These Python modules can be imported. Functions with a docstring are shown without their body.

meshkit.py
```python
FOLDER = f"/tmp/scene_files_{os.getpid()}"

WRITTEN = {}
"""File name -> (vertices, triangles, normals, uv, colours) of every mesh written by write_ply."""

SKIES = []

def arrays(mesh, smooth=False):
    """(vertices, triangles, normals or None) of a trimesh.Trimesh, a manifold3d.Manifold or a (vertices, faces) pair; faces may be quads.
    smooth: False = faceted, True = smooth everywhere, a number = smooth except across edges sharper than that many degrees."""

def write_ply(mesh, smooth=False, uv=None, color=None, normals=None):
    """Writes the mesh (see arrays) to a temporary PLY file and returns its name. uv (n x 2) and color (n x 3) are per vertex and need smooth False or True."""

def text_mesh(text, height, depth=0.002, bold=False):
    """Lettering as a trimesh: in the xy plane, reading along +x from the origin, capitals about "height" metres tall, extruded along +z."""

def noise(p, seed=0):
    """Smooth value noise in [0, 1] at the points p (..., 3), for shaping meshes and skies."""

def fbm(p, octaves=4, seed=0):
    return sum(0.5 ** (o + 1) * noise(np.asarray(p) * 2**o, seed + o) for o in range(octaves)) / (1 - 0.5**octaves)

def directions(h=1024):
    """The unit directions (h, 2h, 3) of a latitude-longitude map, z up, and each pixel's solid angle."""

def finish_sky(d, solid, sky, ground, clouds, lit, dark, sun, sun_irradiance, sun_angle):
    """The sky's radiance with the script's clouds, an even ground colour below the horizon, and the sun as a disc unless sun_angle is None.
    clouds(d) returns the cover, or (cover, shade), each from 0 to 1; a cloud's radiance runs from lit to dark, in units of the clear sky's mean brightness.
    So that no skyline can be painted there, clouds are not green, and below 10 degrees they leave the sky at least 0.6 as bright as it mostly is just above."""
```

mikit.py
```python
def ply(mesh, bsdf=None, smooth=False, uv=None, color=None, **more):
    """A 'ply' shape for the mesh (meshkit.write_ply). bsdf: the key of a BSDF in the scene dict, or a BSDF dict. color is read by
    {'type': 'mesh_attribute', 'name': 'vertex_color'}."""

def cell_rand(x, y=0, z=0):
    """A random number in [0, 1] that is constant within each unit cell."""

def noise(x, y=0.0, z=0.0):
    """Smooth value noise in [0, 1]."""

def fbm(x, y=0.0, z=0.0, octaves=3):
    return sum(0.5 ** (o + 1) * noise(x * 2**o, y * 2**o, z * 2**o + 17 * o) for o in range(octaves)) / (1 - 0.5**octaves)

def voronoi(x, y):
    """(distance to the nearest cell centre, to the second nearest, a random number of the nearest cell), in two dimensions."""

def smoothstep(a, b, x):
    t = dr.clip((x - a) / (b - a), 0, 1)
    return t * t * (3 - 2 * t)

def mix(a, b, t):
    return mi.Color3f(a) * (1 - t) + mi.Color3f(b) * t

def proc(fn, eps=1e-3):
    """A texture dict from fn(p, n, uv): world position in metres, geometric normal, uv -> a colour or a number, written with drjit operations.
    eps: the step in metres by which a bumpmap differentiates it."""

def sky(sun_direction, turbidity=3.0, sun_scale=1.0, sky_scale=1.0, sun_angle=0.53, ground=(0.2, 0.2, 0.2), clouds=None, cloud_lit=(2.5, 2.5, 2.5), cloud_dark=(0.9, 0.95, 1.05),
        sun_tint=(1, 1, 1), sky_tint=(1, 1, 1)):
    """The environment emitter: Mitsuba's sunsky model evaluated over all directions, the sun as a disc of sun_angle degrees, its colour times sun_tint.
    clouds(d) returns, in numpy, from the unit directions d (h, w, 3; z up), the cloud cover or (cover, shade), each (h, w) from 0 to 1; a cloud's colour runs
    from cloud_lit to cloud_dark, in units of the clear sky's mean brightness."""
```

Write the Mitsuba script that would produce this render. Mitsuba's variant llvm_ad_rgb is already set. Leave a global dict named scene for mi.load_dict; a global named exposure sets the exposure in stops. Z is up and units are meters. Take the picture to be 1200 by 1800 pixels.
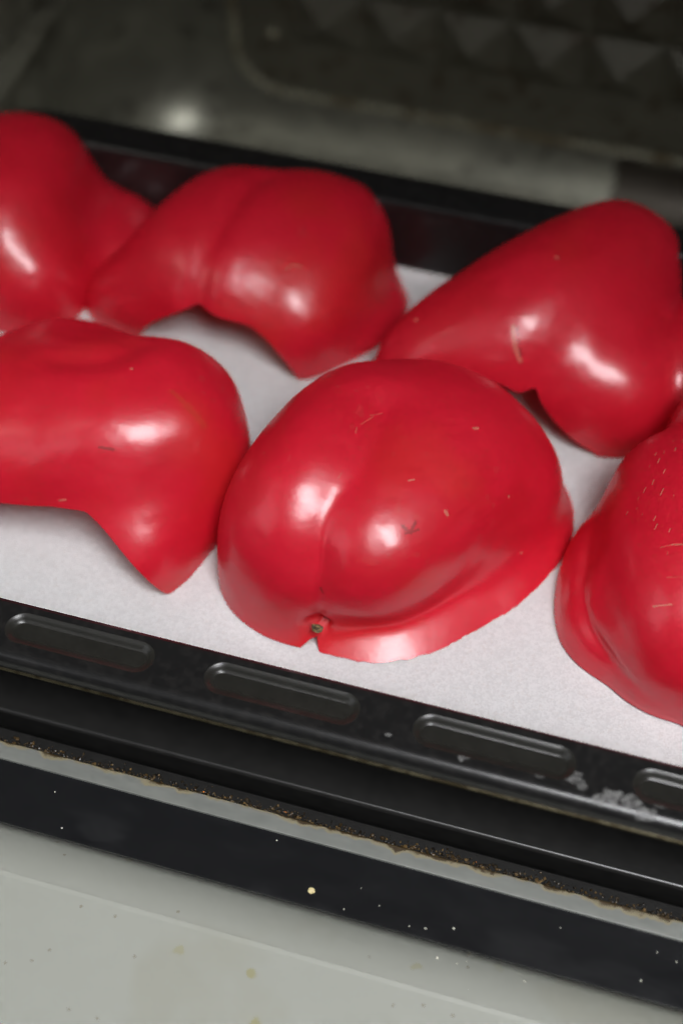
import math, numpy as np, trimesh, mitsuba as mi, drjit as dr, mikit, meshkit
from scipy.interpolate import PchipInterpolator
from scipy.spatial import cKDTree
T = mi.ScalarTransform4f
U = 0.01                      # everything below is laid out in centimetres and scaled once to metres
scene, labels = {}, {}

# ---------------------------------------------------------------- camera
exposure = 0.0
CAM, PITCH, YAW = np.array([4.5358, -15.9242, 31.1631]), math.radians(53.253), math.radians(15.899)
FW = np.array([-math.sin(YAW) * math.cos(PITCH), math.cos(YAW) * math.cos(PITCH), -math.sin(PITCH)])
scene['camera'] = {'type': 'thinlens', 'to_world': T().look_at((CAM * U).tolist(), ((CAM + FW * 10) * U).tolist(), [0, 0, 1]),
                   'fov': 2 * math.degrees(math.atan(600 / 2500.0)), 'fov_axis': 'x', 'near_clip': 0.01, 'far_clip': 20.0,
                   'aperture_radius': 0.0050, 'focus_distance': 0.345}


# ---------------------------------------------------------------- lamps: two unseen softboxes placed for the pepper highlights, and an added ceiling fill
def lamp(name, at, target, w, h, radiance, label):
    at, target = np.array(at, float), np.array(target, float)
    z = (target - at) / np.linalg.norm(target - at)
    x = np.cross([0, 0, 1.0], z); x /= np.linalg.norm(x); y = np.cross(z, x)
    M = np.eye(4); M[:3, 0], M[:3, 1], M[:3, 2], M[:3, 3] = x, y, z, at
    face = trimesh.Trimesh(np.array([[-w, -h, 0], [w, -h, 0], [w, h, 0], [-w, h, 0]]) / 2, [[0, 1, 2], [0, 2, 3]])
    back = trimesh.Trimesh(np.array([[-w, -h, 0], [w, -h, 0], [w, h, 0], [-w, h, 0], [-w * .3, -h * .3, -24], [w * .3, -h * .3, -24], [w * .3, h * .3, -24], [-w * .3, h * .3, -24]]) / np.array([2, 2, 1]),
                           [[0, 1, 5], [0, 5, 4], [1, 2, 6], [1, 6, 5], [2, 3, 7], [2, 7, 6], [3, 0, 4], [3, 4, 7], [4, 5, 6], [4, 6, 7]])
    back.apply_translation([0, 0, -1.0])
    for m in (face, back):
        m.apply_transform(M); m.apply_scale(U)
    scene[name + '__diffuser'] = mikit.ply(face, {'type': 'diffuse', 'reflectance': {'type': 'rgb', 'value': [.6] * 3}}, emitter={'type': 'area', 'radiance': {'type': 'rgb', 'value': radiance}})
    scene[name + '__housing'] = mikit.ply(back, {'type': 'twosided', 'bsdf': {'type': 'diffuse', 'reflectance': {'type': 'rgb', 'value': [.03] * 3}}})
    labels[name] = {'label': label, 'category': 'lamp'}


lamp('unseen_softbox', (31, -38, 107), (0, 5, 2), 34, 58, [25.0, 25.0, 25.6], 'tall rectangular softbox lamp out of view, lighting the peppers from the front right')  # out of view; size and place chosen for the highlights and arch shadows
lamp('unseen_left_lamp', (-85, -62, 62), (0, 7, 2), 70, 80, [.9, .93, .97], 'broad dim softbox lamp out of view to the left, giving the peppers soft reflections')  # out of view; gives the dim rectangular reflections on the peppers
lamp('added_ceiling_fill', (0, -130, 210), (0, -10, 0), 240, 150, [.2, .2, .2], 'large dim fill panel added overhead in front of the oven to lift dark tones')  # added fill, only lifts the darkest tones

# ---------------------------------------------------------------- materials
proc, noise, fbm, sstep, mix = mikit.proc, mikit.noise, mikit.fbm, mikit.smoothstep, mikit.mix


def rgb(*v): return {'type': 'rgb', 'value': list(v)}


def pr(col, rough, metal=0.0, spec=.5, two=True, **kw):
    d = {'type': 'principled', 'base_color': col if isinstance(col, dict) else rgb(*col), 'roughness': rough, 'metallic': metal, **({'specular': spec} if not metal else {}), **kw}
    return {'type': 'twosided', 'bsdf': d} if two else d


def bump(b, fn, scale, eps=1e-4):
    inner = b['bsdf'] if b['type'] == 'twosided' else b
    return {'type': 'twosided', 'bsdf': {'type': 'bumpmap', 'arbitrary': {**proc(fn, eps)}, 'scale': scale, 'bsdf': inner}}


def spots(p, freq, lo, hi, z=0.0):
    f = fbm(p.x * freq, p.y * freq, p.z * freq + z, 3)
    return sstep(lo, hi, f)


# black enamel of the tray: fine grain, dull water stains at the right of the front rim
STAIN = [(5.64, -.93, .26), (5.84, -1.1, .17), (6.5, -1.14, .3), (6.9, -1.18, .3), (7.25, -1.34, .24), (4.9, -1.05, .1), (6.2, -1.3, .16), (7.55, -.97, .2), (1.23, -1.02, .05), (1.37, -1.04, .06), (3.2, -1.1, .14)]


def stain_amount(p):
    a = mi.Float(0)
    w = 0.05 * U * (noise(p.x * 900, p.y * 900, 3.0) - .5) * 4
    for x, y, r in STAIN:
        d = dr.sqrt(dr.square(p.x - x * U) + dr.square((p.y - y * U) * 1.5)) + w
        a = dr.maximum(a, sstep(r * U, r * U * .8, d))
    return a * (0.25 + .75 * sstep(.35, .65, fbm(p.x * 1500, p.y * 1500, p.z * 900, 3))) * sstep(2.2 * U, 2.3 * U, p.z)


def tray_col(p, n, uv):
    return mix(mix((.010, .010, .010), (.016, .0155, .015), sstep(.4, .8, fbm(p.x * 700, p.y * 700, p.z * 700, 3))), (.16, .16, .155), stain_amount(p))


def tray_rough(p, n, uv):
    return .21 + .08 * fbm(p.x * 260, p.y * 260, p.z * 260, 3) + .3 * stain_amount(p)


scene['enamel'] = bump(pr(proc(tray_col), proc(tray_rough)), lambda p, n, uv: fbm(p.x * 500, p.y * 500, p.z * 500, 2), 2e-5)
scene['slot_enamel'] = pr(proc(lambda p, n, uv: mix((.014, .0137, .0115), (.021, .0205, .0175), fbm(p.x * 350, p.y * 350, p.z * 350, 3))), .33)  # for the slot dishes, slightly paler than the rim enamel
scene['hem_metal'] = pr(proc(lambda p, n, uv: mix((.12, .105, .066), (.06, .048, .027), sstep(.4, .65, fbm(p.x * 400, p.y * 400, p.z * 400, 3)))), .38, 1.0)


# parchment paper
def paper_col(p, n, uv):
    g = noise(p.x * 2600, p.y * 2600, 1.0) * .5 + fbm(p.x * 900, p.y * 900, 5.0, 3) * .5
    c = mix((.56, .572, .568), (.64, .652, .648), sstep(.2, .8, g))
    fleck = sstep(.80, .84, noise(p.x * 1700, p.y * 1700, 9.0)) * .25
    return mix(c, (.52, .49, .46), fleck)


scene['paper'] = bump(pr(proc(paper_col), .62, spec=.3), lambda p, n, uv: fbm(p.x * 700, p.y * 700, 2.0, 3), 1.0e-4)


# oven steel
def steel_col(p, n, uv):
    s = fbm(p.x * 60, p.y * 60, p.z * 60, 4)
    c = mix((.20, .198, .156), (.28, .277, .218), sstep(.3, .7, s))
    burnt = sstep(.60, .72, fbm(p.x * 140 + 9, p.y * 140, p.z * 140, 4))
    w = .5 * U * (fbm(p.x * 120, 2.0, p.z * 120, 3) - .5)
    spill = sstep(2.7 * U, 2.95 * U, p.x + w) * sstep(-4.1 * U, -4.3 * U, p.z + w) * sstep(26.0 * U, 26.3 * U, p.y) * sstep(6.6 * U, 6.2 * U, p.x + w * 2)
    return mix(c, (.03, .02, .012), dr.maximum(burnt * .5, spill * .9))


scene['oven_steel'] = pr(proc(steel_col), proc(lambda p, n, uv: .31 + .08 * fbm(p.x * 200, p.y * 200, p.z * 200, 3)), .5)


def panel_col(p, n, uv):
    s = fbm(p.x * 90, p.y * 90, p.z * 90, 4)
    return mix(mix((.10, .095, .07), (.145, .139, .103), s), (.06, .04, .02), sstep(.58, .7, fbm(p.x * 160, 3 + p.y * 160, p.z * 160, 3)) * .6)


scene['panel_steel'] = pr(proc(panel_col), .42, .1)
scene['brightened_metal'] = pr(proc(lambda p, n, uv: mix((.60, .58, .44), (.26, .20, .11), sstep(.50, .68, fbm(p.x * 130, p.y * 130, p.z * 130, 4)))), .45, .6)  # pale tone paints the border edge as catching light; brown is grease
scene['dark_frame'] = pr(proc(lambda p, n, uv: mix((.010, .010, .0095), (.018, .0175, .0165), fbm(p.x * 300, p.y * 300, p.z * 300, 3))), .33)
scene['black_pit'] = pr((.01, .01, .01), .6)


def ledge_col(p, n, uv):
    c = mix((.155, .163, .148), (.205, .213, .192), fbm(p.x * 150, p.y * 500, 0, 3))
    edge = (p.y / U + 2.25) * 11 + 3.4 * (fbm(p.x * 300, p.y * 300, 4.0, 4) - .5) + 1.6 * (noise(p.x * 40, 0.5, 0) - .5)
    return mix(mix(c, (.24, .21, .13), sstep(-.6, .1, edge)), (.05, .032, .012), sstep(.1, .9, edge))


scene['ledge_steel'] = pr(proc(ledge_col), .5, .15)


def glass_col(p, n, uv):
    sm = sstep(.5, .72, fbm(p.x * 60 + 4, p.y * 160, 0, 4)) * sstep(-3.0 * U, -3.7 * U, p.y)
    return mix((.010, .0105, .0115), (.03, .031, .032), sm * .3)


scene['black_glass'] = pr(proc(glass_col), proc(lambda p, n, uv: .16 + .16 * fbm(p.x * 130, p.y * 300, 2.0, 3)))


def door_col(p, n, uv):
    c = mix((.34, .35, .305), (.365, .375, .33), fbm(p.x * 25, p.y * 25, 0, 3))
    c = mix(c, (.31, .305, .24), sstep(.55, .75, fbm(p.x * 45 + 7, p.y * 45, 3.0, 4)) * .35)
    a, b, r = mikit.voronoi(p.x * 95 + .15 * noise(p.x * 500, p.y * 500), p.y * 95 + .15 * noise(p.x * 500, p.y * 500, 5))
    yellow = sstep(.16, .08, a) * sstep(.88, .92, r)
    c = mix(c, (.30, .28, .13), yellow * .75)
    a, b, r = mikit.voronoi(p.x * 260 + 3, p.y * 260)
    return mix(c, (.22, .20, .15), sstep(.13, .07, a) * sstep(.965, .975, r) * .7)


scene['door_enamel'] = pr(proc(door_col), .42, spec=.4)


# ---------------------------------------------------------------- small mesh helpers
def add(key, mesh, bsdf, smooth=30, **kw):
    m = mesh.copy(); m.apply_scale(U)
    scene[key] = mikit.ply(m, bsdf, smooth=smooth, **kw)


def numbered(base):
    if base not in scene: return base
    i = 1
    while f'{base}_{i:03d}' in scene: i += 1
    return f'{base}_{i:03d}'


def strip(profile, x0, x1, step=None):
    """A sheet: the (y, z) profile swept along x."""
    xs = np.linspace(x0, x1, 2 if step is None else max(2, int((x1 - x0) / step)))
    pr_ = np.array(profile, float); n = len(pr_)
    V = np.concatenate([np.column_stack([np.full(n, x), pr_]) for x in xs])
    F = []
    for i in range(len(xs) - 1):
        for j in range(n - 1):
            a = i * n + j; F += [[a, a + n, a + 1], [a + 1, a + n, a + n + 1]]
    return trimesh.Trimesh(V, F, process=False)


def grid(P, close=False):
    """Quads over P (rows, cols, 3)."""
    r, c = P.shape[:2]; F = []
    idx = np.arange(r * c).reshape(r, c)
    if close: idx = np.concatenate([idx, idx[:, :1]], 1)
    a, b, d, e = idx[:-1, :-1], idx[:-1, 1:], idx[1:, :-1], idx[1:, 1:]
    F = np.concatenate([np.stack([a, d, b], -1).reshape(-1, 3), np.stack([b, d, e], -1).reshape(-1, 3)])
    return trimesh.Trimesh(P.reshape(-1, 3), F, process=False)


def tube(pts, r, n=8, up=None):
    pts = np.array(pts, float); rad = np.broadcast_to(r, len(pts))
    t = np.gradient(pts, axis=0); t /= np.linalg.norm(t, axis=1, keepdims=True)
    up = np.array([0, 0, 1.0] if up is None else up)
    s = np.cross(t, up); s /= np.linalg.norm(s, axis=1, keepdims=True); u = np.cross(s, t)
    a = np.linspace(0, 2 * np.pi, n, endpoint=False)
    P = pts[:, None] + rad[:, None, None] * (np.cos(a)[None, :, None] * s[:, None] + np.sin(a)[None, :, None] * u[:, None])
    return grid(P, True)


def arc(cy, cz, r, a0, a1, n=9):
    return [(cy + r * math.cos(math.radians(a)), cz + r * math.sin(math.radians(a))) for a in np.linspace(a0, a1, n)]


# ---------------------------------------------------------------- the oven
XL, XR, YB, ZF, ZT, YF = -17.6, 21.0, 29.0, -6.6, 38.0, -1.6
R = 5.0


def cavity_path(inset=0.0):
    """Plan of left wall, rounded back corners, back wall, right wall, from front to front."""
    r = R - inset
    p = [(XL + inset, y) for y in np.linspace(YF, YB - R, 12)]
    p += [(XL + R - r * math.cos(a), YB - R + r * math.sin(a)) for a in np.linspace(0, math.pi / 2, 17)[1:]]
    p += [(x, YB - inset) for x in np.linspace(XL + R, XR - R, 30)[1:]]
    p += [(XR - R + r * math.sin(a), YB - R + r * math.cos(a)) for a in np.linspace(0, math.pi / 2, 17)[1:]]
    p += [(XR - inset, y) for y in np.linspace(YB - R, YF, 12)[1:]]
    return np.array(p)


rows = []
C0 = 4.0                                                     # radius of the cove between wall and floor
for a in np.linspace(math.pi / 2, 0, 13):
    rows.append(np.column_stack([cavity_path(C0 * (1 - math.cos(a))), np.full(len(cavity_path()), ZF + C0 * (1 - math.sin(a)))]))
rows = rows[::-1]
for z in np.linspace(ZF + C0, ZT, 14)[1:]:
    rows.append(np.column_stack([cavity_path(), np.full(len(cavity_path()), z)]))
add('oven__walls', grid(np.array(sorted(rows, key=lambda r: -r[0, 2]))), 'oven_steel', smooth=40)
add('oven__floor', trimesh.Trimesh([[XL, YF, ZF], [XR, YF, ZF], [XR, YB, ZF], [XL, YB, ZF]], [[0, 1, 2], [0, 2, 3]]), 'oven_steel', smooth=False)
unseen_roof = trimesh.creation.box((XR - XL + 6, YB - YF + 3, .3)); unseen_roof.apply_translation(((XL + XR) / 2, (YB + YF) / 2 + 1.5, ZT + .15))  # out of view; its height sets how much the cavity is shaded
add('oven__unseen_roof', unseen_roof, 'oven_steel', smooth=False)
for s, x in ((0, XL - 1.6), (1, XR + 1.6)):
    side = trimesh.creation.box((3.0, 1.2, ZT - ZF + 6)); side.apply_translation((x, YF - .5, (ZT + ZF) / 2 + 1.0))
    add(numbered('oven__front_post'), side, 'dark_frame', smooth=False)
head = trimesh.creation.box((XR - XL + 6, 1.2, 4.0)); head.apply_translation(((XL + XR) / 2, YF - .5, ZT + 2.3))  # out of view, shades the back of the cavity from the tall lamp
add('oven__unseen_header', head, 'dark_frame', smooth=False)
# stiffening rib pressed into the left wall, and the two rails that carry the tray
add('oven__wall_rib', tube([[XL + .02, y, 3.0 - (y - 18.9) * .30] for y in np.linspace(12, 24.0, 12)], .16), 'oven_steel')
for x in (XL + .42, XR - .42):
    rail = trimesh.creation.box((.84, 24, .22)); rail.apply_translation((x, 11.5, 1.98))
    add(numbered('oven__rail'), rail, 'oven_steel', smooth=False)

# back panel: a dark plate with a rounded border bead and rows of pressed pyramids
PX0, PX1, PZ0, PZ1, PR = -12.45, 15.4, -4.0, 18.5, 2.0
PY = YB - .35


def rounded(x0, x1, z0, z1, r, n=12):
    pts = []
    for cx, cz, a0 in ((x1 - r, z0 + r, -90), (x1 - r, z1 - r, 0), (x0 + r, z1 - r, 90), (x0 + r, z0 + r, 180)):
        pts += [(cx + r * math.cos(math.radians(a)), cz + r * math.sin(math.radians(a))) for a in np.linspace(a0, a0 + 90, n)]
    return np.array(pts)


o = rounded(PX0, PX1, PZ0, PZ1, PR)
ring = [np.column_stack([rounded(PX0 + d, PX1 - d, PZ0 + d, PZ1 - d, PR - d)[:, 0], np.full(len(o), y), rounded(PX0 + d, PX1 - d, PZ0 + d, PZ1 - d, PR - d)[:, 1]])
        for d, y in ((0, YB + .05), (0, PY + .08), (.08, PY), (.3, PY))]
plate = grid(np.array(ring), True)
inner = ring[-1]; ctr = inner.mean(0)
cap = trimesh.Trimesh(np.vstack([inner, ctr]), [[i, (i + 1) % len(inner), len(inner)] for i in range(len(inner))], process=False)
add('oven__back_panel', trimesh.util.concatenate([plate, cap]), 'panel_steel', smooth=25)
path = np.column_stack([o[:, 0], np.full(len(o), PY + .06), o[:, 1]]); path = np.vstack([path, path[:2]])
t = np.linspace(0, 1, len(path)); fine = np.linspace(0, 1, 700)
path = np.column_stack([np.interp(fine, t, path[:, k]) for k in range(3)])
rad = .13 + .06 * meshkit.fbm(path * 1.3, 3, 4)
bead = tube(path, rad, 7, (0, 1.0, 0))
add('oven__back_panel__border_bead', bead, 'brightened_metal')
q, qz, hgt = 2.75, 2.4, .72
for row in range(3):
    for col in range(8):
        cx, cz = -8.65 + q * col, -.36 + qz * row
        h, g = q / 2 - .05, qz / 2 - .05
        v = [[-h, 0, -g], [h, 0, -g], [h, 0, g], [-h, 0, g], [-.05, -hgt, -.05], [.05, -hgt, -.05], [.05, -hgt, .05], [-.05, -hgt, .05]]
        f = [[0, 1, 5], [0, 5, 4], [1, 2, 6], [1, 6, 5], [2, 3, 7], [2, 7, 6], [3, 0, 4], [3, 4, 7], [4, 5, 6], [4, 6, 7]]
        m = trimesh.Trimesh(v, f, process=False); m.apply_translation((cx, PY - .004, cz))
        add(numbered('oven__back_panel__pyramid'), m, 'panel_steel', smooth=False)
riv = trimesh.creation.icosphere(3, .2); riv.apply_scale((1, .6, 1)); riv.apply_translation((-10.87, PY - .02, -1.37))
add('oven__back_panel__rivet', riv, 'brightened_metal', smooth=True)

# front sill of the cavity, the gap, the steel ledge, the black glass border and the pale door
XA, XB = -40.0, 40.0
sill = [(3.0, -3.4), (3.0, -.8), (-1.28, -.8)] + arc(-1.28, -.92, .12, 90, 180, 8)[1:] + [(-1.40, -2.6)]
add('oven__front_sill', strip(sill, XA, XB), 'dark_frame', smooth=40)
add('oven__gap_floor', strip([(-1.40, -2.6), (-1.78, -2.6)], XA, XB), 'black_pit', smooth=False)
led = [(-1.78, -2.6), (-1.78, -.92)] + [(-1.82, -.88), (-2.16, -.88)]
add('oven__crumb_ledge', strip(led, XA, XB), 'dark_frame', smooth=30)
st = [(-2.16, -.95), (-2.165, -.83), (-2.18, -.805), (-2.21, -.80), (-2.58, -.815), (-2.61, -.83), (-2.62, -.95)]
add('oven__steel_ledge', strip(st, XA, XB, .5), 'ledge_steel', smooth=50)
gl = [(-2.60, -.90), (-3.3, -.895), (-3.4, -.885), (-4.12, -.88), (-4.155, -.885), (-4.165, -.90), (-4.14, -.94), (-3.9, -1.7)]
add('oven__door__glass_border', strip(gl, XA, XB), 'black_glass', smooth=40)
ROLL, S_ = [(-5.21, -1.03)], 1.95                          # the door's edge rolls down towards the gap, ever steeper
for t_ in np.linspace(0, 1, 40)[1:]:
    a_ = math.radians(10 + 50 * t_)
    ROLL.append((ROLL[-1][0] + math.cos(a_) * S_ / 39, ROLL[-1][1] - math.sin(a_) * S_ / 39))
roll = ROLL[::-1]
door = roll + [(-5.215, -1.022), (-5.24, -1.014), (-5.28, -1.012), (-5.33, -1.022), (-5.4, -1.03), (-26, -1.03)]
add('oven__door', strip(door, XA, XB), 'door_enamel', smooth=25)
labels['oven'] = {'label': 'open oven with grimy dark steel cavity, studded back panel and pale enamel door', 'category': 'oven'}
labels['oven__steel_ledge'] = {'label': 'pale steel ledge with burnt grease along its back edge'}

# ---------------------------------------------------------------- baking tray
TX0, TX1, TY1, ZR = -15.9, 16.2, 16.45, 2.4              # inner rim rectangle (front inner edge at y = 0)


def rrect(x0, x1, y0, y1, r, n=10):
    pts = []
    for cx, cy, a0 in ((x1 - r, y0 + r, -90), (x1 - r, y1 - r, 0), (x0 + r, y1 - r, 90), (x0 + r, y0 + r, 180)):
        pts += [(cx + r * math.cos(math.radians(a)), cy + r * math.sin(math.radians(a))) for a in np.linspace(a0, a0 + 90, n)]
    return np.array(pts)


def loop(d, z, r): return np.column_stack([rrect(TX0 - d, TX1 + d, -d, TY1 + d, max(r + d, .2)), np.full(40, z)])


pan = [loop(-1.2, -.18, 1.6), loop(-.75, -.12, 1.6), loop(-.5, .05, 1.6), loop(-.36, .3, 1.6), loop(-.10, 2.1, 1.6), loop(-.06, 2.27, 1.6), loop(0, 2.37, 1.6), loop(.07, ZR, 1.6)]
panm = grid(np.array(pan), True)
base = trimesh.Trimesh(np.vstack([pan[0], pan[0].mean(0)]), [[i, (i + 1) % 40, 40] for i in range(40)], process=False)
add('baking_tray__pan', trimesh.util.concatenate([panm, base]), 'enamel', smooth=40)

# the flat rim with pressed oval slots along the front; rim width 1.25 in front, 1.05 elsewhere
SL, SW, SY = 3.5, .62, -.66
slot_x = [-11.25 + 5 * i for i in range(5)]
from shapely.geometry import Polygon, LineString
from shapely import affinity
outer = Polygon(rrect(TX0 - 1.05, TX1 + 1.05, -1.25, TY1 + 1.05, 2.4))
innerp = Polygon(loop(.07, 0, 1.6)[:, :2])
rim = outer.difference(innerp)


def oval(x, dl, n=20):
    r = SW / 2 + dl; c = SL / 2 - SW / 2
    a = np.radians(np.linspace(-90, 90, n)); b = np.radians(np.linspace(90, 270, n))
    return np.vstack([np.column_stack([x + c + r * np.cos(a), SY + r * np.sin(a)]), np.column_stack([x - c + r * np.cos(b), SY + r * np.sin(b)])])


for x in slot_x: rim = rim.difference(Polygon(oval(x, .12)))
v, f = trimesh.creation.triangulate_polygon(rim, engine='earcut')
rimm = trimesh.Trimesh(np.column_stack([v, np.full(len(v), ZR)]), f, process=False)
if rimm.face_normals[:, 2].mean() < 0: rimm.invert()
add('baking_tray__rim', rimm, 'enamel', smooth=False)
for x in slot_x:
    lev = [(.12, 0), (.10, -.004), (.05, -.03), (0, -.075), (-.04, -.105), (-.09, -.12)]
    rings = [np.column_stack([oval(x, d), np.full(40, ZR + z)]) for d, z in lev]
    rings[-1][:, 2] += -.10 * (rings[-1][:, 1] - SY)
    rings[-2][:, 2] += -.07 * (rings[-2][:, 1] - SY)
    c = rings[-1].mean(0)
    m = trimesh.util.concatenate([grid(np.array(rings), True), trimesh.Trimesh(np.vstack([rings[-1], c]), [[i, (i + 1) % 40, 40] for i in range(40)], process=False)])
    m.merge_vertices()
    add(numbered('baking_tray__rim__slot'), m, 'slot_enamel', smooth=60)
# rolled outer lip and its bare hem
op = np.array(rrect(TX0 - 1.05, TX1 + 1.05, -1.25, TY1 + 1.05, 2.4, 16))
cen = np.array([(TX0 + TX1) / 2, TY1 / 2])


def outset(d): return np.array(rrect(TX0 - 1.05 - d, TX1 + 1.05 + d, -1.25 - d, TY1 + 1.05 + d, 2.4 + d, 16))


lip = [np.column_stack([outset(.34 * math.sin(a)), np.full(64, ZR - .34 * (1 - math.cos(a)))]) for a in np.linspace(0, math.radians(105), 12)]
add('baking_tray__lip', grid(np.array(lip), True), 'enamel', smooth=60)
hem = [np.column_stack([outset(d), np.full(64, z)]) for d, z in ((.325, 1.975), (.37, 1.972), (.385, 1.94), (.37, 1.91), (.28, 1.90))]
add('baking_tray__hem', grid(np.array(hem), True), 'hem_metal', smooth=60)
labels['baking_tray'] = {'label': 'black enamel baking tray lined with paper, oval slots pressed along its front rim', 'category': 'baking tray'}
labels['baking_tray__hem'] = {'label': 'thin bare brassy edge under the rolled lip'}

# ---------------------------------------------------------------- parchment paper
xs, ys = np.linspace(TX0 + .45, TX1 - .45, 260), np.linspace(.42, TY1 - .3, 150)
X, Y = np.meshgrid(xs, ys)
Z = .0 + .045 * (meshkit.fbm(np.stack([X * .35, Y * .35, X * 0], -1), 3, 2) - .5) - .02
Z += np.maximum(0, .7 - Y) ** 2 * 1.2 + np.maximum(0, Y - TY1 + .9) ** 2 * .9
pap = grid(np.stack([X, Y, Z], -1))
if pap.face_normals[:, 2].mean() < 0: pap.invert()
add('parchment_paper', pap, 'paper', smooth=True)
labels['parchment_paper'] = {'label': 'white parchment paper lining the baking tray beneath the red peppers', 'category': 'baking paper'}

# ---------------------------------------------------------------- red pepper halves
NEXP = 2.5


def rot(y, t):
    c, s = math.cos(y), math.sin(y); Zm = np.array([[c, -s, 0], [s, c, 0], [0, 0, 1]])
    c, s = math.cos(t), math.sin(t); Xm = np.array([[1, 0, 0], [0, c, -s], [0, s, c]])
    return Zm @ Xm


def field(P, L, k):
    """Smooth union of rounded-box ellipsoid lobes (centre, radii, turn, tilt): negative inside."""
    fs = []
    for l in L:
        l = np.array(l); d = (P - l[:3]) @ rot(l[6], l[7])
        r = l[3:6]; q = np.abs(d / r) + 1e-6
        a = (q ** NEXP).sum(-1) ** (1 / NEXP); g = np.linalg.norm(q ** (NEXP - 1) / r, axis=-1) * a ** (1 - NEXP)
        fs.append(np.minimum((a - 1) / np.maximum(g, 1e-6), (a - 1) * r.max()))
    fs = np.array(fs); m = fs.min(0)
    return m - k * np.log(np.exp(-(fs - m) / k).sum(0))


def seg_dist(P, pts):
    """Distance to a polyline and where along it (0 to 1) the nearest point lies."""
    pts = np.array(pts, float)
    if len(pts) == 1: return np.linalg.norm(P - pts[0], axis=-1), np.full(P.shape[:-1], .5)
    best, at = np.full(P.shape[:-1], 1e9), np.zeros(P.shape[:-1])
    for i, (a, b) in enumerate(zip(pts[:-1], pts[1:])):
        ab = b - a; t = np.clip(((P - a) @ ab) / (ab @ ab + 1e-12), 0, 1)
        d = np.linalg.norm(P - a - t[..., None] * ab, axis=-1)
        at = np.where(d < best, (i + t) / (len(pts) - 1), at); best = np.minimum(best, d)
    return best, at


def ease(x): x = np.clip(x, 0, 1); return x * x * (3 - 2 * x)


def curve(pts, n=40):
    pts = np.array(pts, float)
    if len(pts) < 3: return pts
    t = np.concatenate([[0], np.cumsum(np.linalg.norm(np.diff(pts, axis=0), axis=1))])
    return PchipInterpolator(t, pts)(np.linspace(0, t[-1], n))


SKIN = {}


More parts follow.
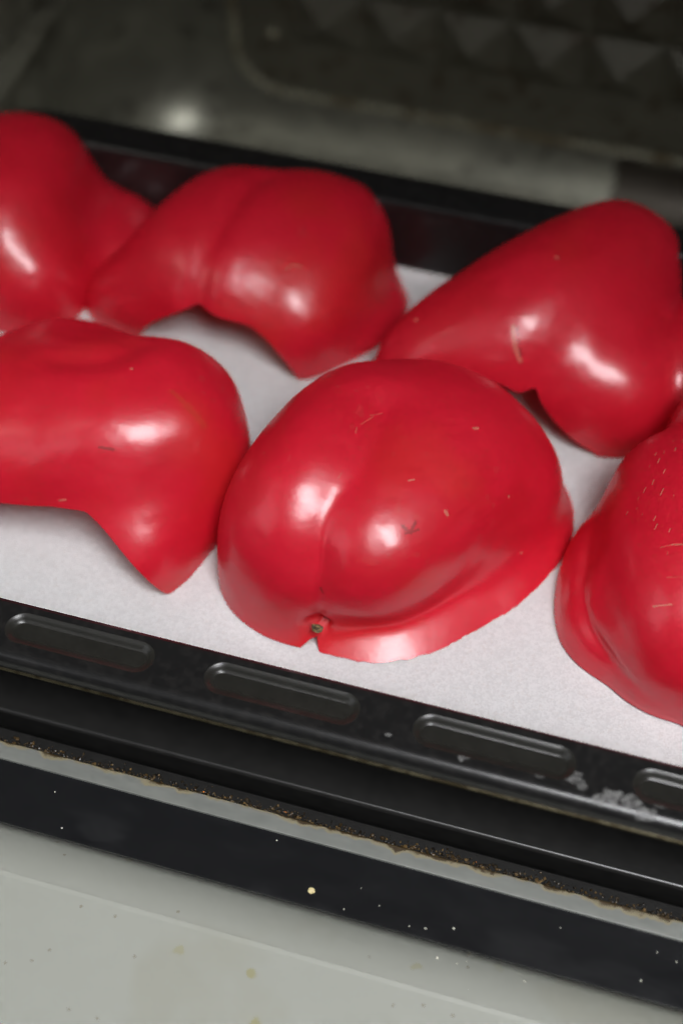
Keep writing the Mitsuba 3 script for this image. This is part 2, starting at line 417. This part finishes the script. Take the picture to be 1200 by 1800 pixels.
def pepper(key, L, k, centre, strokes=(), edge=None, notch=None, seed=0, nt=240, nphi=120, thick=.42):
    c = np.array(centre, float)
    th = np.linspace(0, 2 * np.pi, nt, endpoint=False)

    def surf(theta, phi):
        d = np.stack([np.sin(phi) * np.cos(theta), np.sin(phi) * np.sin(theta), np.cos(phi)], -1)
        rs = np.linspace(.2, 9, 45)
        v = np.stack([field(c + d * r, L, k) for r in rs], 0)
        i = np.argmax(v > 0, axis=0); i = np.maximum(i, 1)
        lo, hi = rs[i - 1], rs[i]
        for _ in range(22):
            mid = (lo + hi) / 2; inside = field(c + d * mid[..., None], L, k) < 0
            lo = np.where(inside, mid, lo); hi = np.where(inside, hi, mid)
        r = (lo + hi) / 2; P = c + d * r[..., None]
        dr_ = np.zeros(r.shape)
        for pts, w, a, t0, t1 in strokes:
            dist, at = seg_dist(P, curve(pts))
            dr_ += a * np.exp(-(dist / w) ** 2) * (ease(at / t0) if t0 else 1) * (ease((1 - at) / t1) if t1 else 1)
        dr_ += .10 * (meshkit.fbm(P * .55, 2, seed) - .5) + .030 * (meshkit.fbm(P * 1.9, 2, seed + 5) - .5)
        return c + d * (r + dr_)[..., None]

    # where the cut edge lies on each bearing: on the paper, or along the given arch
    phis = np.linspace(.6, 2.6, 90)
    G = surf(np.repeat(th[:, None], 90, 1), np.repeat(phis[None], nt, 0))[..., 2]
    wav = .03 + .03 * meshkit.noise(np.column_stack([np.cos(th) * 9, np.sin(th) * 9, np.zeros(nt)]), seed)
    i = np.argmax(G < wav[:, None], axis=1); i = np.maximum(i, 1); j = np.arange(nt)
    g0, g1 = G[j, i - 1], G[j, i]
    rim = phis[i - 1] + (phis[i] - phis[i - 1]) * np.clip((g0 - wav) / np.maximum(g0 - g1, 1e-6), 0, 1)
    if edge is not None:
        e = np.array(edge) - c
        et = np.unwrap(np.arctan2(e[:, 1], e[:, 0])); ep = np.arctan2(np.hypot(e[:, 0], e[:, 1]), e[:, 2])
        if et[0] > et[-1]: et, ep = et[::-1], ep[::-1]
        keep = np.concatenate([[True], np.diff(et) > 1e-3]); et, ep = et[keep], ep[keep]
        f_ = PchipInterpolator(et, ep)
        for sh in (-2 * np.pi, 0, 2 * np.pi):
            m = (th + sh >= et[0]) & (th + sh <= et[-1]); rim[m] = np.minimum(rim[m], f_(th[m] + sh))
    for _ in range(60):                                     # no jump of the cut from one bearing to the next
        rim = np.minimum(rim, np.minimum(np.roll(rim, 1), np.roll(rim, -1)) + .10)
    if notch is not None:                                   # the cut runs up to the blossom scar
        da = (th - math.atan2(notch[1] - c[1], notch[0] - c[0]) + np.pi) % (2 * np.pi) - np.pi
        rim -= notch[3] * np.exp(-(da / notch[2]) ** 4)
    rim += .004 * (meshkit.noise(np.column_stack([np.cos(th) * 30, np.sin(th) * 30, np.zeros(nt)]), seed + 3) - .5)
    s = np.linspace(0, 1, nphi + 1)[1:] ** .9
    P = surf(np.repeat(th[None], nphi, 0), s[:, None] * rim[None])
    pole = surf(np.array([0.0]), np.array([0.0]))
    n = nphi * nt
    body = grid(P, True)
    V = np.vstack([body.vertices, pole]); Fc = np.vstack([body.faces, [[n, i, (i + 1) % nt] for i in range(nt)]])
    skin = trimesh.Trimesh(V, Fc, process=False)
    if skin.face_normals[-1][2] < 0: skin.invert()
    add(key + '__skin', skin, 'pepper_skin', smooth=True)
    SKIN[key] = skin
    # flesh: the cut face and the hollow inside
    N = np.array(skin.vertex_normals)[:n].reshape(nphi, nt, 3)
    I = P - N * thick
    I[..., 2] = np.maximum(I[..., 2], .012)
    cut = P[-1] - N[-1] * .02
    lip_ = P[-1] - N[-1] * (thick * .5) + np.array([0, 0, .0]); lip_[:, 2] = np.maximum(lip_[:, 2], .012)
    inn = np.concatenate([I[2:-1:3], I[-2:-1], lip_[None], P[-1:] - N[-1:] * .03])
    fl = grid(inn, True); pc = inn[0].mean(0) ; m0 = len(fl.vertices)
    fl = trimesh.Trimesh(np.vstack([fl.vertices, pc]), np.vstack([fl.faces, [[m0, i, (i + 1) % nt] for i in range(nt)]]), process=False)
    fl.invert()
    add(key + '__flesh', fl, 'pepper_flesh', smooth=True)


# <peppers>
PEPPERS = {
    'pepper_half': dict(L=[[-0.16, 6.10, 2.15, 2.60, 3.77, 2.05, -0.33, 0.01], [1.18, 7.50, 0.50, 2.50, 2.55, 2.70, -0.55, -0.02], [-1.85, 5.93, 0.87, 2.30, 3.78, 3.52, -0.31, -0.06], [0.10, 5.98, -1.55, 4.17, 5.37, 2.22, -0.58, 0.05]], k=0.36, centre=(0.4, 6, 0.9), seed=5,
        strokes=[([[-1.35, 2.28, 0.78], [-1.44, 2.29, 2.27], [-1.55, 2.62, 3.22], [-1.59, 3.09, 3.74], [-1.54, 3.51, 4.02], [-1.29, 4.54, 4.38]], 0.22, -0.09, 0, 0.6),
                 ([[-1.40, 2.25, 1.46], [-1.55, 2.62, 3.22], [-1.59, 3.09, 3.74], [-1.45, 3.85, 4.18], [-1.25, 4.63, 4.39], [-1.07, 5.54, 4.48], [-1.02, 6.40, 4.48], [-0.98, 7.92, 4.24]], 0.7, -0.33, 0.25, 0.15),
                 ([[-1.35, 2.28, 0.78]], 0.26, -0.62, 0, 0)],
        notch=(-1.38, 2.05, 0.03, 0.06)),
    'pepper_half_001': dict(L=[[-7.43, 6.13, 1.51, 2.88, 2.36, 2.69, 0.47, 0.04], [-9.90, 7.66, 0.20, 2.78, 2.41, 2.29, -0.22, -0.02], [-6.71, 4.38, -0.08, 1.72, 2.35, 2.11, -0.08, 0.00], [-11.21, 5.35, 0.57, 2.49, 2.58, 2.86, -0.00, 0.00]], k=0.68, centre=(-8.6, 6.2, 0.8), seed=4,
        strokes=[([[-7.67, 7.40, 4.05], [-8.01, 6.71, 4.22], [-8.67, 6.38, 4.19], [-9.67, 6.41, 3.94], [-10.53, 6.08, 3.74]], 0.5, -0.2, 0.0, 0.4)],
        edge=[[-13.60, 4.40, 0.02], [-12.80, 3.40, 0.70], [-11.90, 2.90, 1.20], [-10.96, 2.77, 1.52], [-9.98, 2.92, 1.93], [-9.22, 3.03, 1.97], [-8.42, 3.06, 2.16], [-7.70, 3.06, 2.27], [-7.28, 2.93, 2.11], [-6.94, 2.77, 1.91], [-6.10, 2.38, 1.26], [-5.70, 2.37, 0.66], [-5.47, 2.54, 0.11]]),
    'pepper_half_002': dict(L=[[-5.19, 14.06, 0.74, 2.33, 3.52, 2.49, -0.07, 0.04], [-7.51, 13.69, 0.77, 2.54, 3.02, 2.83, -0.34, -0.00], [-3.67, 14.04, -0.74, 1.70, 1.75, 1.29, -0.29, 0.01], [-9.23, 12.45, -0.18, 2.30, 1.15, 2.00, 0.14, 0.11]], k=0.49, centre=(-6.6, 13.4, 0.7), seed=2,
        strokes=[([[-7.35, 10.76, 2.30], [-7.37, 11.08, 2.77], [-7.39, 11.58, 3.19], [-7.28, 12.82, 3.62], [-7.02, 14.38, 3.66], [-6.61, 15.78, 3.26]], 0.42, -0.16, 0, 0.1)],
        edge=[[-9.49, 10.90, 0.12], [-9.09, 10.81, 0.84], [-8.66, 10.74, 1.31], [-7.97, 10.68, 1.87], [-7.61, 10.71, 2.14], [-7.35, 10.76, 2.30], [-7.09, 10.71, 2.20], [-6.66, 10.67, 2.07], [-5.90, 10.68, 1.98], [-5.38, 10.61, 1.73], [-4.86, 10.53, 1.21], [-4.35, 10.70, 0.10]]),
    'pepper_half_003': dict(L=[[2.73, 14.42, 0.75, 1.95, 4.38, 3.26, -0.51, -0.08], [0.63, 12.71, 0.44, 3.42, 1.50, 2.64, 0.78, 0.05], [8.08, 14.27, 0.55, 1.37, 2.04, 2.45, 0.07, -0.00], [4.32, 12.22, 0.40, 1.62, 1.85, 2.28, 0.04, 0.01], [7.90, 13.00, 0.40, 1.50, 1.70, 2.00, 0.00, 0.00]], k=0.73, centre=(2.2, 12.6, 0.5), seed=3,
        strokes=[([[5.74, 14.20, 2.35], [5.36, 12.97, 2.78], [5.00, 11.75, 2.79]], 0.35, -0.14, 0.2, 0.5)],
        edge=[[0.33, 10.20, 2.21], [0.95, 10.25, 2.30], [1.59, 10.26, 2.17], [2.08, 10.32, 1.94], [2.51, 10.48, 2.07], [2.72, 10.41, 1.67], [3.12, 10.32, 1.18], [3.86, 10.22, 0.56], [4.52, 10.27, 0.14]]),
    'pepper_half_004': dict(L=[[7.46, 6.24, 0.89, 2.42, 3.84, 3.09, 0.17, 0.02], [6.34, 5.71, -0.05, 2.07, 2.52, 1.87, 0.07, -0.00], [10.15, 5.41, 0.57, 2.53, 3.83, 2.96, -0.07, 0.00], [8.60, 9.35, 0.91, 2.35, 3.09, 3.42, 0.18, -0.02]], k=0.21, centre=(8.4, 6, 0.8), seed=6,
        strokes=[([[4.82, 7.14, 1.44], [4.78, 6.05, 1.49], [4.86, 4.87, 1.40], [5.15, 4.00, 1.24], [5.75, 3.35, 1.05], [6.56, 2.69, 1.00], [7.36, 2.41, 0.61]], 0.25, -0.1, 0.3, 0.3),
                 ([[5.22, 5.75, 2.31], [5.27, 4.57, 1.73], [5.59, 3.81, 1.58], [6.43, 2.84, 1.64]], 0.4, 0.08, 0.3, 0.3)]),
    'pepper_half_005': dict(L=[[-14.70, 14.07, 0.58, 2.35, 3.45, 3.12, 0.03, -0.01], [-13.35, 12.20, 0.18, 1.70, 1.86, 2.08, 0.21, 0.01], [-12.10, 14.70, -0.30, 1.90, 2.00, 1.50, 0.10, 0.00]], k=0.50, centre=(-13.8, 13.6, 0.6), seed=1,
        strokes=[]),
}
# </peppers>
for key, d in PEPPERS.items(): pepper(key, **d)
PL = {
    'pepper_half': 'glossy red pepper half lying whole-end forward, with a small brown blossom scar at its base',
    'pepper_half_001': 'red pepper half at the left front, its cut end arching open above the paper',
    'pepper_half_002': 'red pepper half in the back row with a wide notched arch facing the front',
    'pepper_half_003': 'red pepper half at the right back with a short pale scratch beside its highlight',
    'pepper_half_004': 'red pepper half at the right front edge, sprinkled with fine pale nicks and scratches',
    'pepper_half_005': 'red pepper half cut off by the left border in the back row',
}
for key, t_ in PL.items(): labels[key] = {'label': t_, 'category': 'pepper', 'group': 'red pepper halves on the paper'}

# marks of the skin, each where it sits: (pepper, points, radius, colour index)   0 pale nick, 1 dark dent, 2 orange streak
# <marks>
MARKS = [
    ('pepper_half_003', [[1.60, 11.17, 3.52], [1.68, 10.97, 3.34], [1.81, 10.77, 3.09]], 0.05, 0),
    ('pepper_half_003', [[1.80, 10.79, 3.12], [1.98, 10.65, 2.83]], 0.05, 0),
    ('pepper_half_003', [[1.71, 11.18, 3.52], [1.97, 10.72, 2.96]], 0.03, 1),
    ('pepper_half', [[0.46, 3.72, 3.80], [0.56, 3.67, 3.75], [0.68, 3.66, 3.70]], 0.035, 1),
    ('pepper_half', [[0.68, 3.66, 3.70], [0.72, 3.92, 3.80]], 0.03, 1),
    ('pepper_half', [[0.56, 3.59, 3.71], [0.83, 3.79, 3.69]], 0.025, 1),
    ('pepper_half', [[1.31, 4.49, 3.70], [1.38, 4.46, 3.64]], 0.04, 0),
    ('pepper_half', [[0.31, 4.83, 4.14], [0.42, 4.90, 4.14]], 0.022, 0),
    ('pepper_half', [[1.44, 6.94, 4.05], [1.53, 6.99, 4.02]], 0.035, 0),
    ('pepper_half', [[-1.28, 4.40, 4.34], [-1.24, 4.55, 4.37]], 0.016, 3),
    ('pepper_half', [[-1.17, 6.15, 4.49], [-0.98, 6.52, 4.47]], 0.016, 3),
    ('pepper_half', [[-1.24, 5.99, 4.50], [-1.22, 5.81, 4.50]], 0.016, 3),
    ('pepper_half', [[-1.05, 6.53, 4.47], [-0.86, 6.73, 4.45]], 0.016, 3),
    ('pepper_half', [[2.63, 5.99, 2.90], [2.63, 5.98, 2.89]], 0.03, 0),
    ('pepper_half', [[3.19, 5.78, 0.94], [3.21, 5.79, 0.92]], 0.03, 0),
    ('pepper_half', [[-1.30, 2.30, 2.32], [-1.20, 2.29, 2.22]], 0.03, 1),
    ('pepper_half_001', [[-6.18, 6.01, 4.09], [-5.73, 5.80, 3.89]], 0.05, 2),
    ('pepper_half_001', [[-5.73, 5.80, 3.89], [-5.26, 5.60, 3.52]], 0.075, 2),
    ('pepper_half_001', [[-7.39, 6.34, 4.26], [-7.36, 6.33, 4.26]], 0.03, 0),
    ('pepper_half_001', [[-7.46, 4.13, 3.64], [-7.11, 4.19, 3.60]], 0.03, 1),
    ('pepper_half_001', [[-8.34, 3.14, 2.36], [-8.18, 3.17, 2.43]], 0.025, 0),
    ('pepper_half_002', [[-5.07, 12.10, 3.05], [-4.92, 12.28, 3.08]], 0.025, 0),
    ('pepper_half_002', [[-4.92, 12.28, 3.08], [-4.68, 12.30, 3.04]], 0.025, 0),
    ('pepper_half_003', [[2.29, 13.39, 4.21], [2.31, 13.37, 4.21]], 0.04, 0),
    ('pepper_half_003', [[-1.10, 11.34, 2.86], [-1.07, 11.31, 2.87]], 0.04, 0),
    ('pepper_half_004', [[6.46, 4.89, 3.66], [6.70, 4.96, 3.77]], 0.016, 3),
    ('pepper_half_004', [[6.70, 4.96, 3.77], [7.14, 5.01, 3.87]], 0.02, 0),
    ('pepper_half_004', [[6.74, 4.16, 3.54], [7.28, 4.22, 3.68]], 0.016, 3),
    ('pepper_half_004', [[6.59, 3.57, 3.10], [6.97, 3.59, 3.31]], 0.02, 0),
    ('pepper_half_004', [[5.98, 6.76, 3.64], [6.00, 6.89, 3.66]], 0.014, 0),
    ('pepper_half_004', [[6.01, 7.48, 3.64], [6.04, 7.64, 3.63]], 0.014, 0),
    ('pepper_half_004', [[5.92, 7.77, 3.53], [5.94, 7.89, 3.52]], 0.014, 0),
    ('pepper_half_004', [[6.11, 7.84, 3.63], [6.12, 7.93, 3.61]], 0.014, 3),
    ('pepper_half_004', [[6.29, 8.32, 3.57], [6.30, 8.39, 3.55]], 0.014, 3),
    ('pepper_half_004', [[6.50, 8.31, 3.65], [6.52, 8.44, 3.61]], 0.014, 3),
    ('pepper_half_004', [[5.73, 6.37, 3.40], [5.74, 6.44, 3.43]], 0.014, 3),
    ('pepper_half_004', [[5.75, 6.09, 3.37], [5.76, 6.12, 3.39]], 0.014, 3),
    ('pepper_half_004', [[5.90, 5.87, 3.48], [5.91, 5.90, 3.49]], 0.014, 3),
    ('pepper_half_004', [[6.25, 5.39, 3.65], [6.28, 5.53, 3.69]], 0.014, 0),
    ('pepper_half_004', [[6.19, 7.09, 3.76], [6.21, 7.22, 3.76]], 0.014, 0),
    ('pepper_half_004', [[5.84, 7.37, 3.53], [5.85, 7.44, 3.53]], 0.014, 3),
    ('pepper_half_004', [[6.36, 7.93, 3.71], [6.38, 8.05, 3.69]], 0.014, 0),
    ('pepper_half_004', [[5.82, 6.54, 3.51], [5.85, 6.69, 3.55]], 0.014, 0),
    ('pepper_half_004', [[6.22, 6.37, 3.76], [6.25, 6.51, 3.78]], 0.014, 0),
    ('pepper_half_004', [[6.18, 5.64, 3.65], [6.21, 5.76, 3.68]], 0.014, 0),
    ('pepper_half_004', [[6.64, 4.70, 3.69], [6.65, 4.77, 3.71]], 0.014, 3),
    ('pepper_half_004', [[6.58, 5.30, 3.79], [6.59, 5.38, 3.81]], 0.014, 0),
    ('pepper_half_004', [[6.24, 6.45, 3.77], [6.26, 6.57, 3.79]], 0.014, 0),
    ('pepper_half_004', [[6.53, 6.33, 3.87], [6.53, 6.37, 3.88]], 0.014, 3),
    ('pepper_half_004', [[5.55, 6.05, 3.12], [5.56, 6.12, 3.16]], 0.014, 0),
]
# </marks>
segs = []
for key, pts, r, ci in MARKS:
    sk = SKIN[key]; kd = cKDTree(sk.vertices)
    on = []
    for p_ in np.array(pts, float):                         # lay the mark on the skin itself
        i_ = kd.query(p_)[1]; nn = sk.vertex_normals[i_]
        on.append(p_ + nn * ((sk.vertices[i_] - p_) @ nn))
    for a, b in zip(on[:-1], on[1:]): segs.append((a * U, b * U + 1e-7, r * U, ci))


def mark_amounts(p):
    out = [mi.Float(0), mi.Float(0), mi.Float(0), mi.Float(0)]
    jit = .35 + 1.1 * noise(p.x * 5200, p.y * 5200, p.z * 5200)
    for a, b, r, ci in segs:
        ab = mi.Vector3f(*(b - a).tolist()); ap = p - mi.Point3f(*a.tolist())
        t_ = dr.clip(dr.dot(ap, ab) / dr.dot(ab, ab), 0, 1)
        d = dr.norm(ap - ab * t_) * jit
        out[ci] = dr.maximum(out[ci], sstep(float(r * 1.5), float(r * .5), d))
    return out


def skin_col(p, n, uv):
    c = mix((.64, .0085, .027), (.70, .012, .035), fbm(p.x * 120, p.y * 120, p.z * 120, 3))
    c = mix(c, (.42, .006, .008), sstep(.50, .75, fbm(p.x * 55 + 3, p.y * 55, p.z * 55, 3)) * .3)
    c = mix(c, (.60, .028, .016), sstep(.55, .75, fbm(p.x * 38 + 11, p.y * 38, p.z * 38, 4)) * .35)
    c = mix(c, (.60, .030, .030), sstep(.62, .80, noise(p.x * 1500, p.y * 1500, p.z * 1500)) * .30)
    c = mix(c, (.62, .13, .10), sstep(.80, .86, noise(p.x * 420, p.y * 420, p.z * 420)) * sstep(.55, .7, noise(p.x * 60, p.y * 60, p.z * 60)) * .10)
    m = mark_amounts(p)
    c = mix(mix(c, (.62, .16, .11), m[3] * .4), (.62, .20, .14), m[0] * .7)
    return mix(mix(c, (.26, .008, .010), m[1] * .8), (.54, .045, .02), m[2] * .55)


def skin_bump(p, n, uv):
    return fbm(p.x * 1000, p.y * 1000, p.z * 1000, 2) + 3.0 * fbm(p.x * 210, p.y * 210, p.z * 210, 2)


def glowing(surface, col, weight):
    """A translucent skin: part of the light goes through, tinted."""
    thin = {'type': 'principledthin', 'base_color': col, 'roughness': .4, 'spec_trans': 0.0, 'diff_trans': 2.0, 'eta': 1.3}
    return {'type': 'blendbsdf', 'weight': weight, 'first': surface, 'second': thin}


scene['pepper_skin'] = glowing(bump(pr(proc(skin_col), .32, spec=.62, clearcoat=.8, clearcoat_gloss=.87), skin_bump, 2.2e-5), rgb(.85, .03, .03), .22)
scene['pepper_flesh'] = glowing(pr(proc(lambda p, n, uv: mix((.58, .035, .02), (.70, .10, .05), fbm(p.x * 300, p.y * 300, p.z * 300, 3))), .35), rgb(.9, .12, .08), .5)

# blossom scar of the middle pepper
b = trimesh.creation.icosphere(4, .11); nz = meshkit.fbm(b.vertices * 22, 3, 8)
b.vertices *= (0.6 + .9 * nz)[:, None]; b.apply_scale((1.15, .9, .9)); b.apply_translation((-1.24, 2.12, .93))
scene['blossom_brown'] = pr(proc(lambda p, n, uv: mix((.04, .025, .010), (.22, .15, .06), sstep(.4, .6, fbm(p.x * 2600, p.y * 2600, p.z * 2600, 3)))), .6)
add('pepper_half__blossom_scar', b, 'blossom_brown', smooth=False)

# ---------------------------------------------------------------- crumbs and a hair
rng = np.random.default_rng(11)
vs, fs, cs, n0 = [], [], [], 0
ico = trimesh.creation.icosphere(1)
pal = np.array([[.02, .014, .007], [.035, .022, .009], [.06, .036, .012], [.12, .075, .028], [.012, .01, .007]])
for _ in range(2600):
    x = rng.uniform(-12, 11); dens = .35 + .9 * meshkit.noise(np.array([[x * 1.1, 0, 0]]), 3)[0]
    if rng.random() > dens * .8: continue
    r = .016 + .03 * rng.random() ** 3
    y = -2.19 + abs(rng.normal(0, .10)); y = min(y, -1.84)
    v = ico.vertices * (1 + .5 * (rng.random((len(ico.vertices), 1)) - .5)) * r * rng.uniform(.6, 1.3, 3)
    vs.append(v + [x, y, -.87 + r * .5]); fs.append(ico.faces + n0); n0 += len(v)
    col = pal[rng.integers(0, 5)] * rng.uniform(.5, 1.2)
    if rng.random() < .005: col = np.array([.6, .17, .03])
    cs.append(np.repeat(col[None], len(v), 0))
m = trimesh.Trimesh(np.vstack(vs), np.vstack(fs), process=False); m.apply_scale(U)
scene['crumb_brown'] = pr({'type': 'mesh_attribute', 'name': 'vertex_color'}, .35)
scene['burnt_crumbs'] = mikit.ply(m, 'crumb_brown', smooth=False, color=np.vstack(cs))
labels['burnt_crumbs'] = {'label': 'line of burnt brown crumbs and grease along the back of the steel ledge', 'category': 'crumbs', 'kind': 'stuff'}

scene['crumb_white'] = pr((.75, .72, .62), .6)
scene['crumb_cream'] = pr((.8, .68, .35), .5)
CR = [(.35, -3.79, .075, 1), (1.2, -4.0, .02, 0), (1.97, -3.69, .022, 0), (3.13, -3.93, .03, 0), (3.76, -3.75, .034, 0), (3.54, -4.35, .04, 0), (4.01, -4.34, .022, 0), (4.21, -4.2, .02, 0), (-5.89, -3.92, .022, 0), (-6.42, -3.08, .022, 0),
      (-.81, -2.8, .02, 0), (1.45, -3.4, .016, 0), (8.35, -3.02, .018, 0), (8.09, -3.77, .026, 0), (5.59, -4.32, .022, 0), (8.81, -3.12, .016, 0), (6.12, -3.06, .02, 0), (2.76, -3.98, .018, 0)]


def ground_z(y):
    if y > -4.165: return -.885
    return float(np.interp(y, [p_[0] for p_ in ROLL], [p_[1] for p_ in ROLL]))


for x, y, r, ci in CR:
    r *= .85
    v = ico.copy(); v.vertices = v.vertices * (1 + .7 * (rng.random((len(v.vertices), 1)) - .5)) * r * rng.uniform(.7, 1.2, 3)
    v.apply_translation((x, y, ground_z(y) + r * .55))
    key = numbered('crumb'); add(key, v, 'crumb_cream' if ci else 'crumb_white', smooth=False)
    labels[key] = {'label': ('white crumb on the pale rolled edge of the oven door' if y < -4.165 else 'tiny white crumb on the black glass border of the oven door'), 'category': 'crumb',
                   'group': 'white crumbs on the door edge' if y < -4.165 else 'white crumbs on the black glass'}
labels['crumb'] = {'label': 'largest cream crumb on the black glass border of the oven door', 'category': 'crumb', 'group': 'white crumbs on the black glass'}
scene['hair_fibre'] = pr((.16, .13, .08), .5)
hp = curve([[4.26, -2.64, -1.43], [4.35, -2.89, -1.44], [4.53, -3.08, -1.44], [4.54, -3.26, -1.44], [4.43, -3.51, -1.44], [4.33, -3.68, -1.44], [4.27, -3.88, -1.44], [4.2, -4.1, -1.46]], 60)
add('hair', tube(hp, .007, 6), 'hair_fibre', smooth=True)
labels['hair'] = {'label': 'thin curved hair lying across the black glass border', 'category': 'hair'}
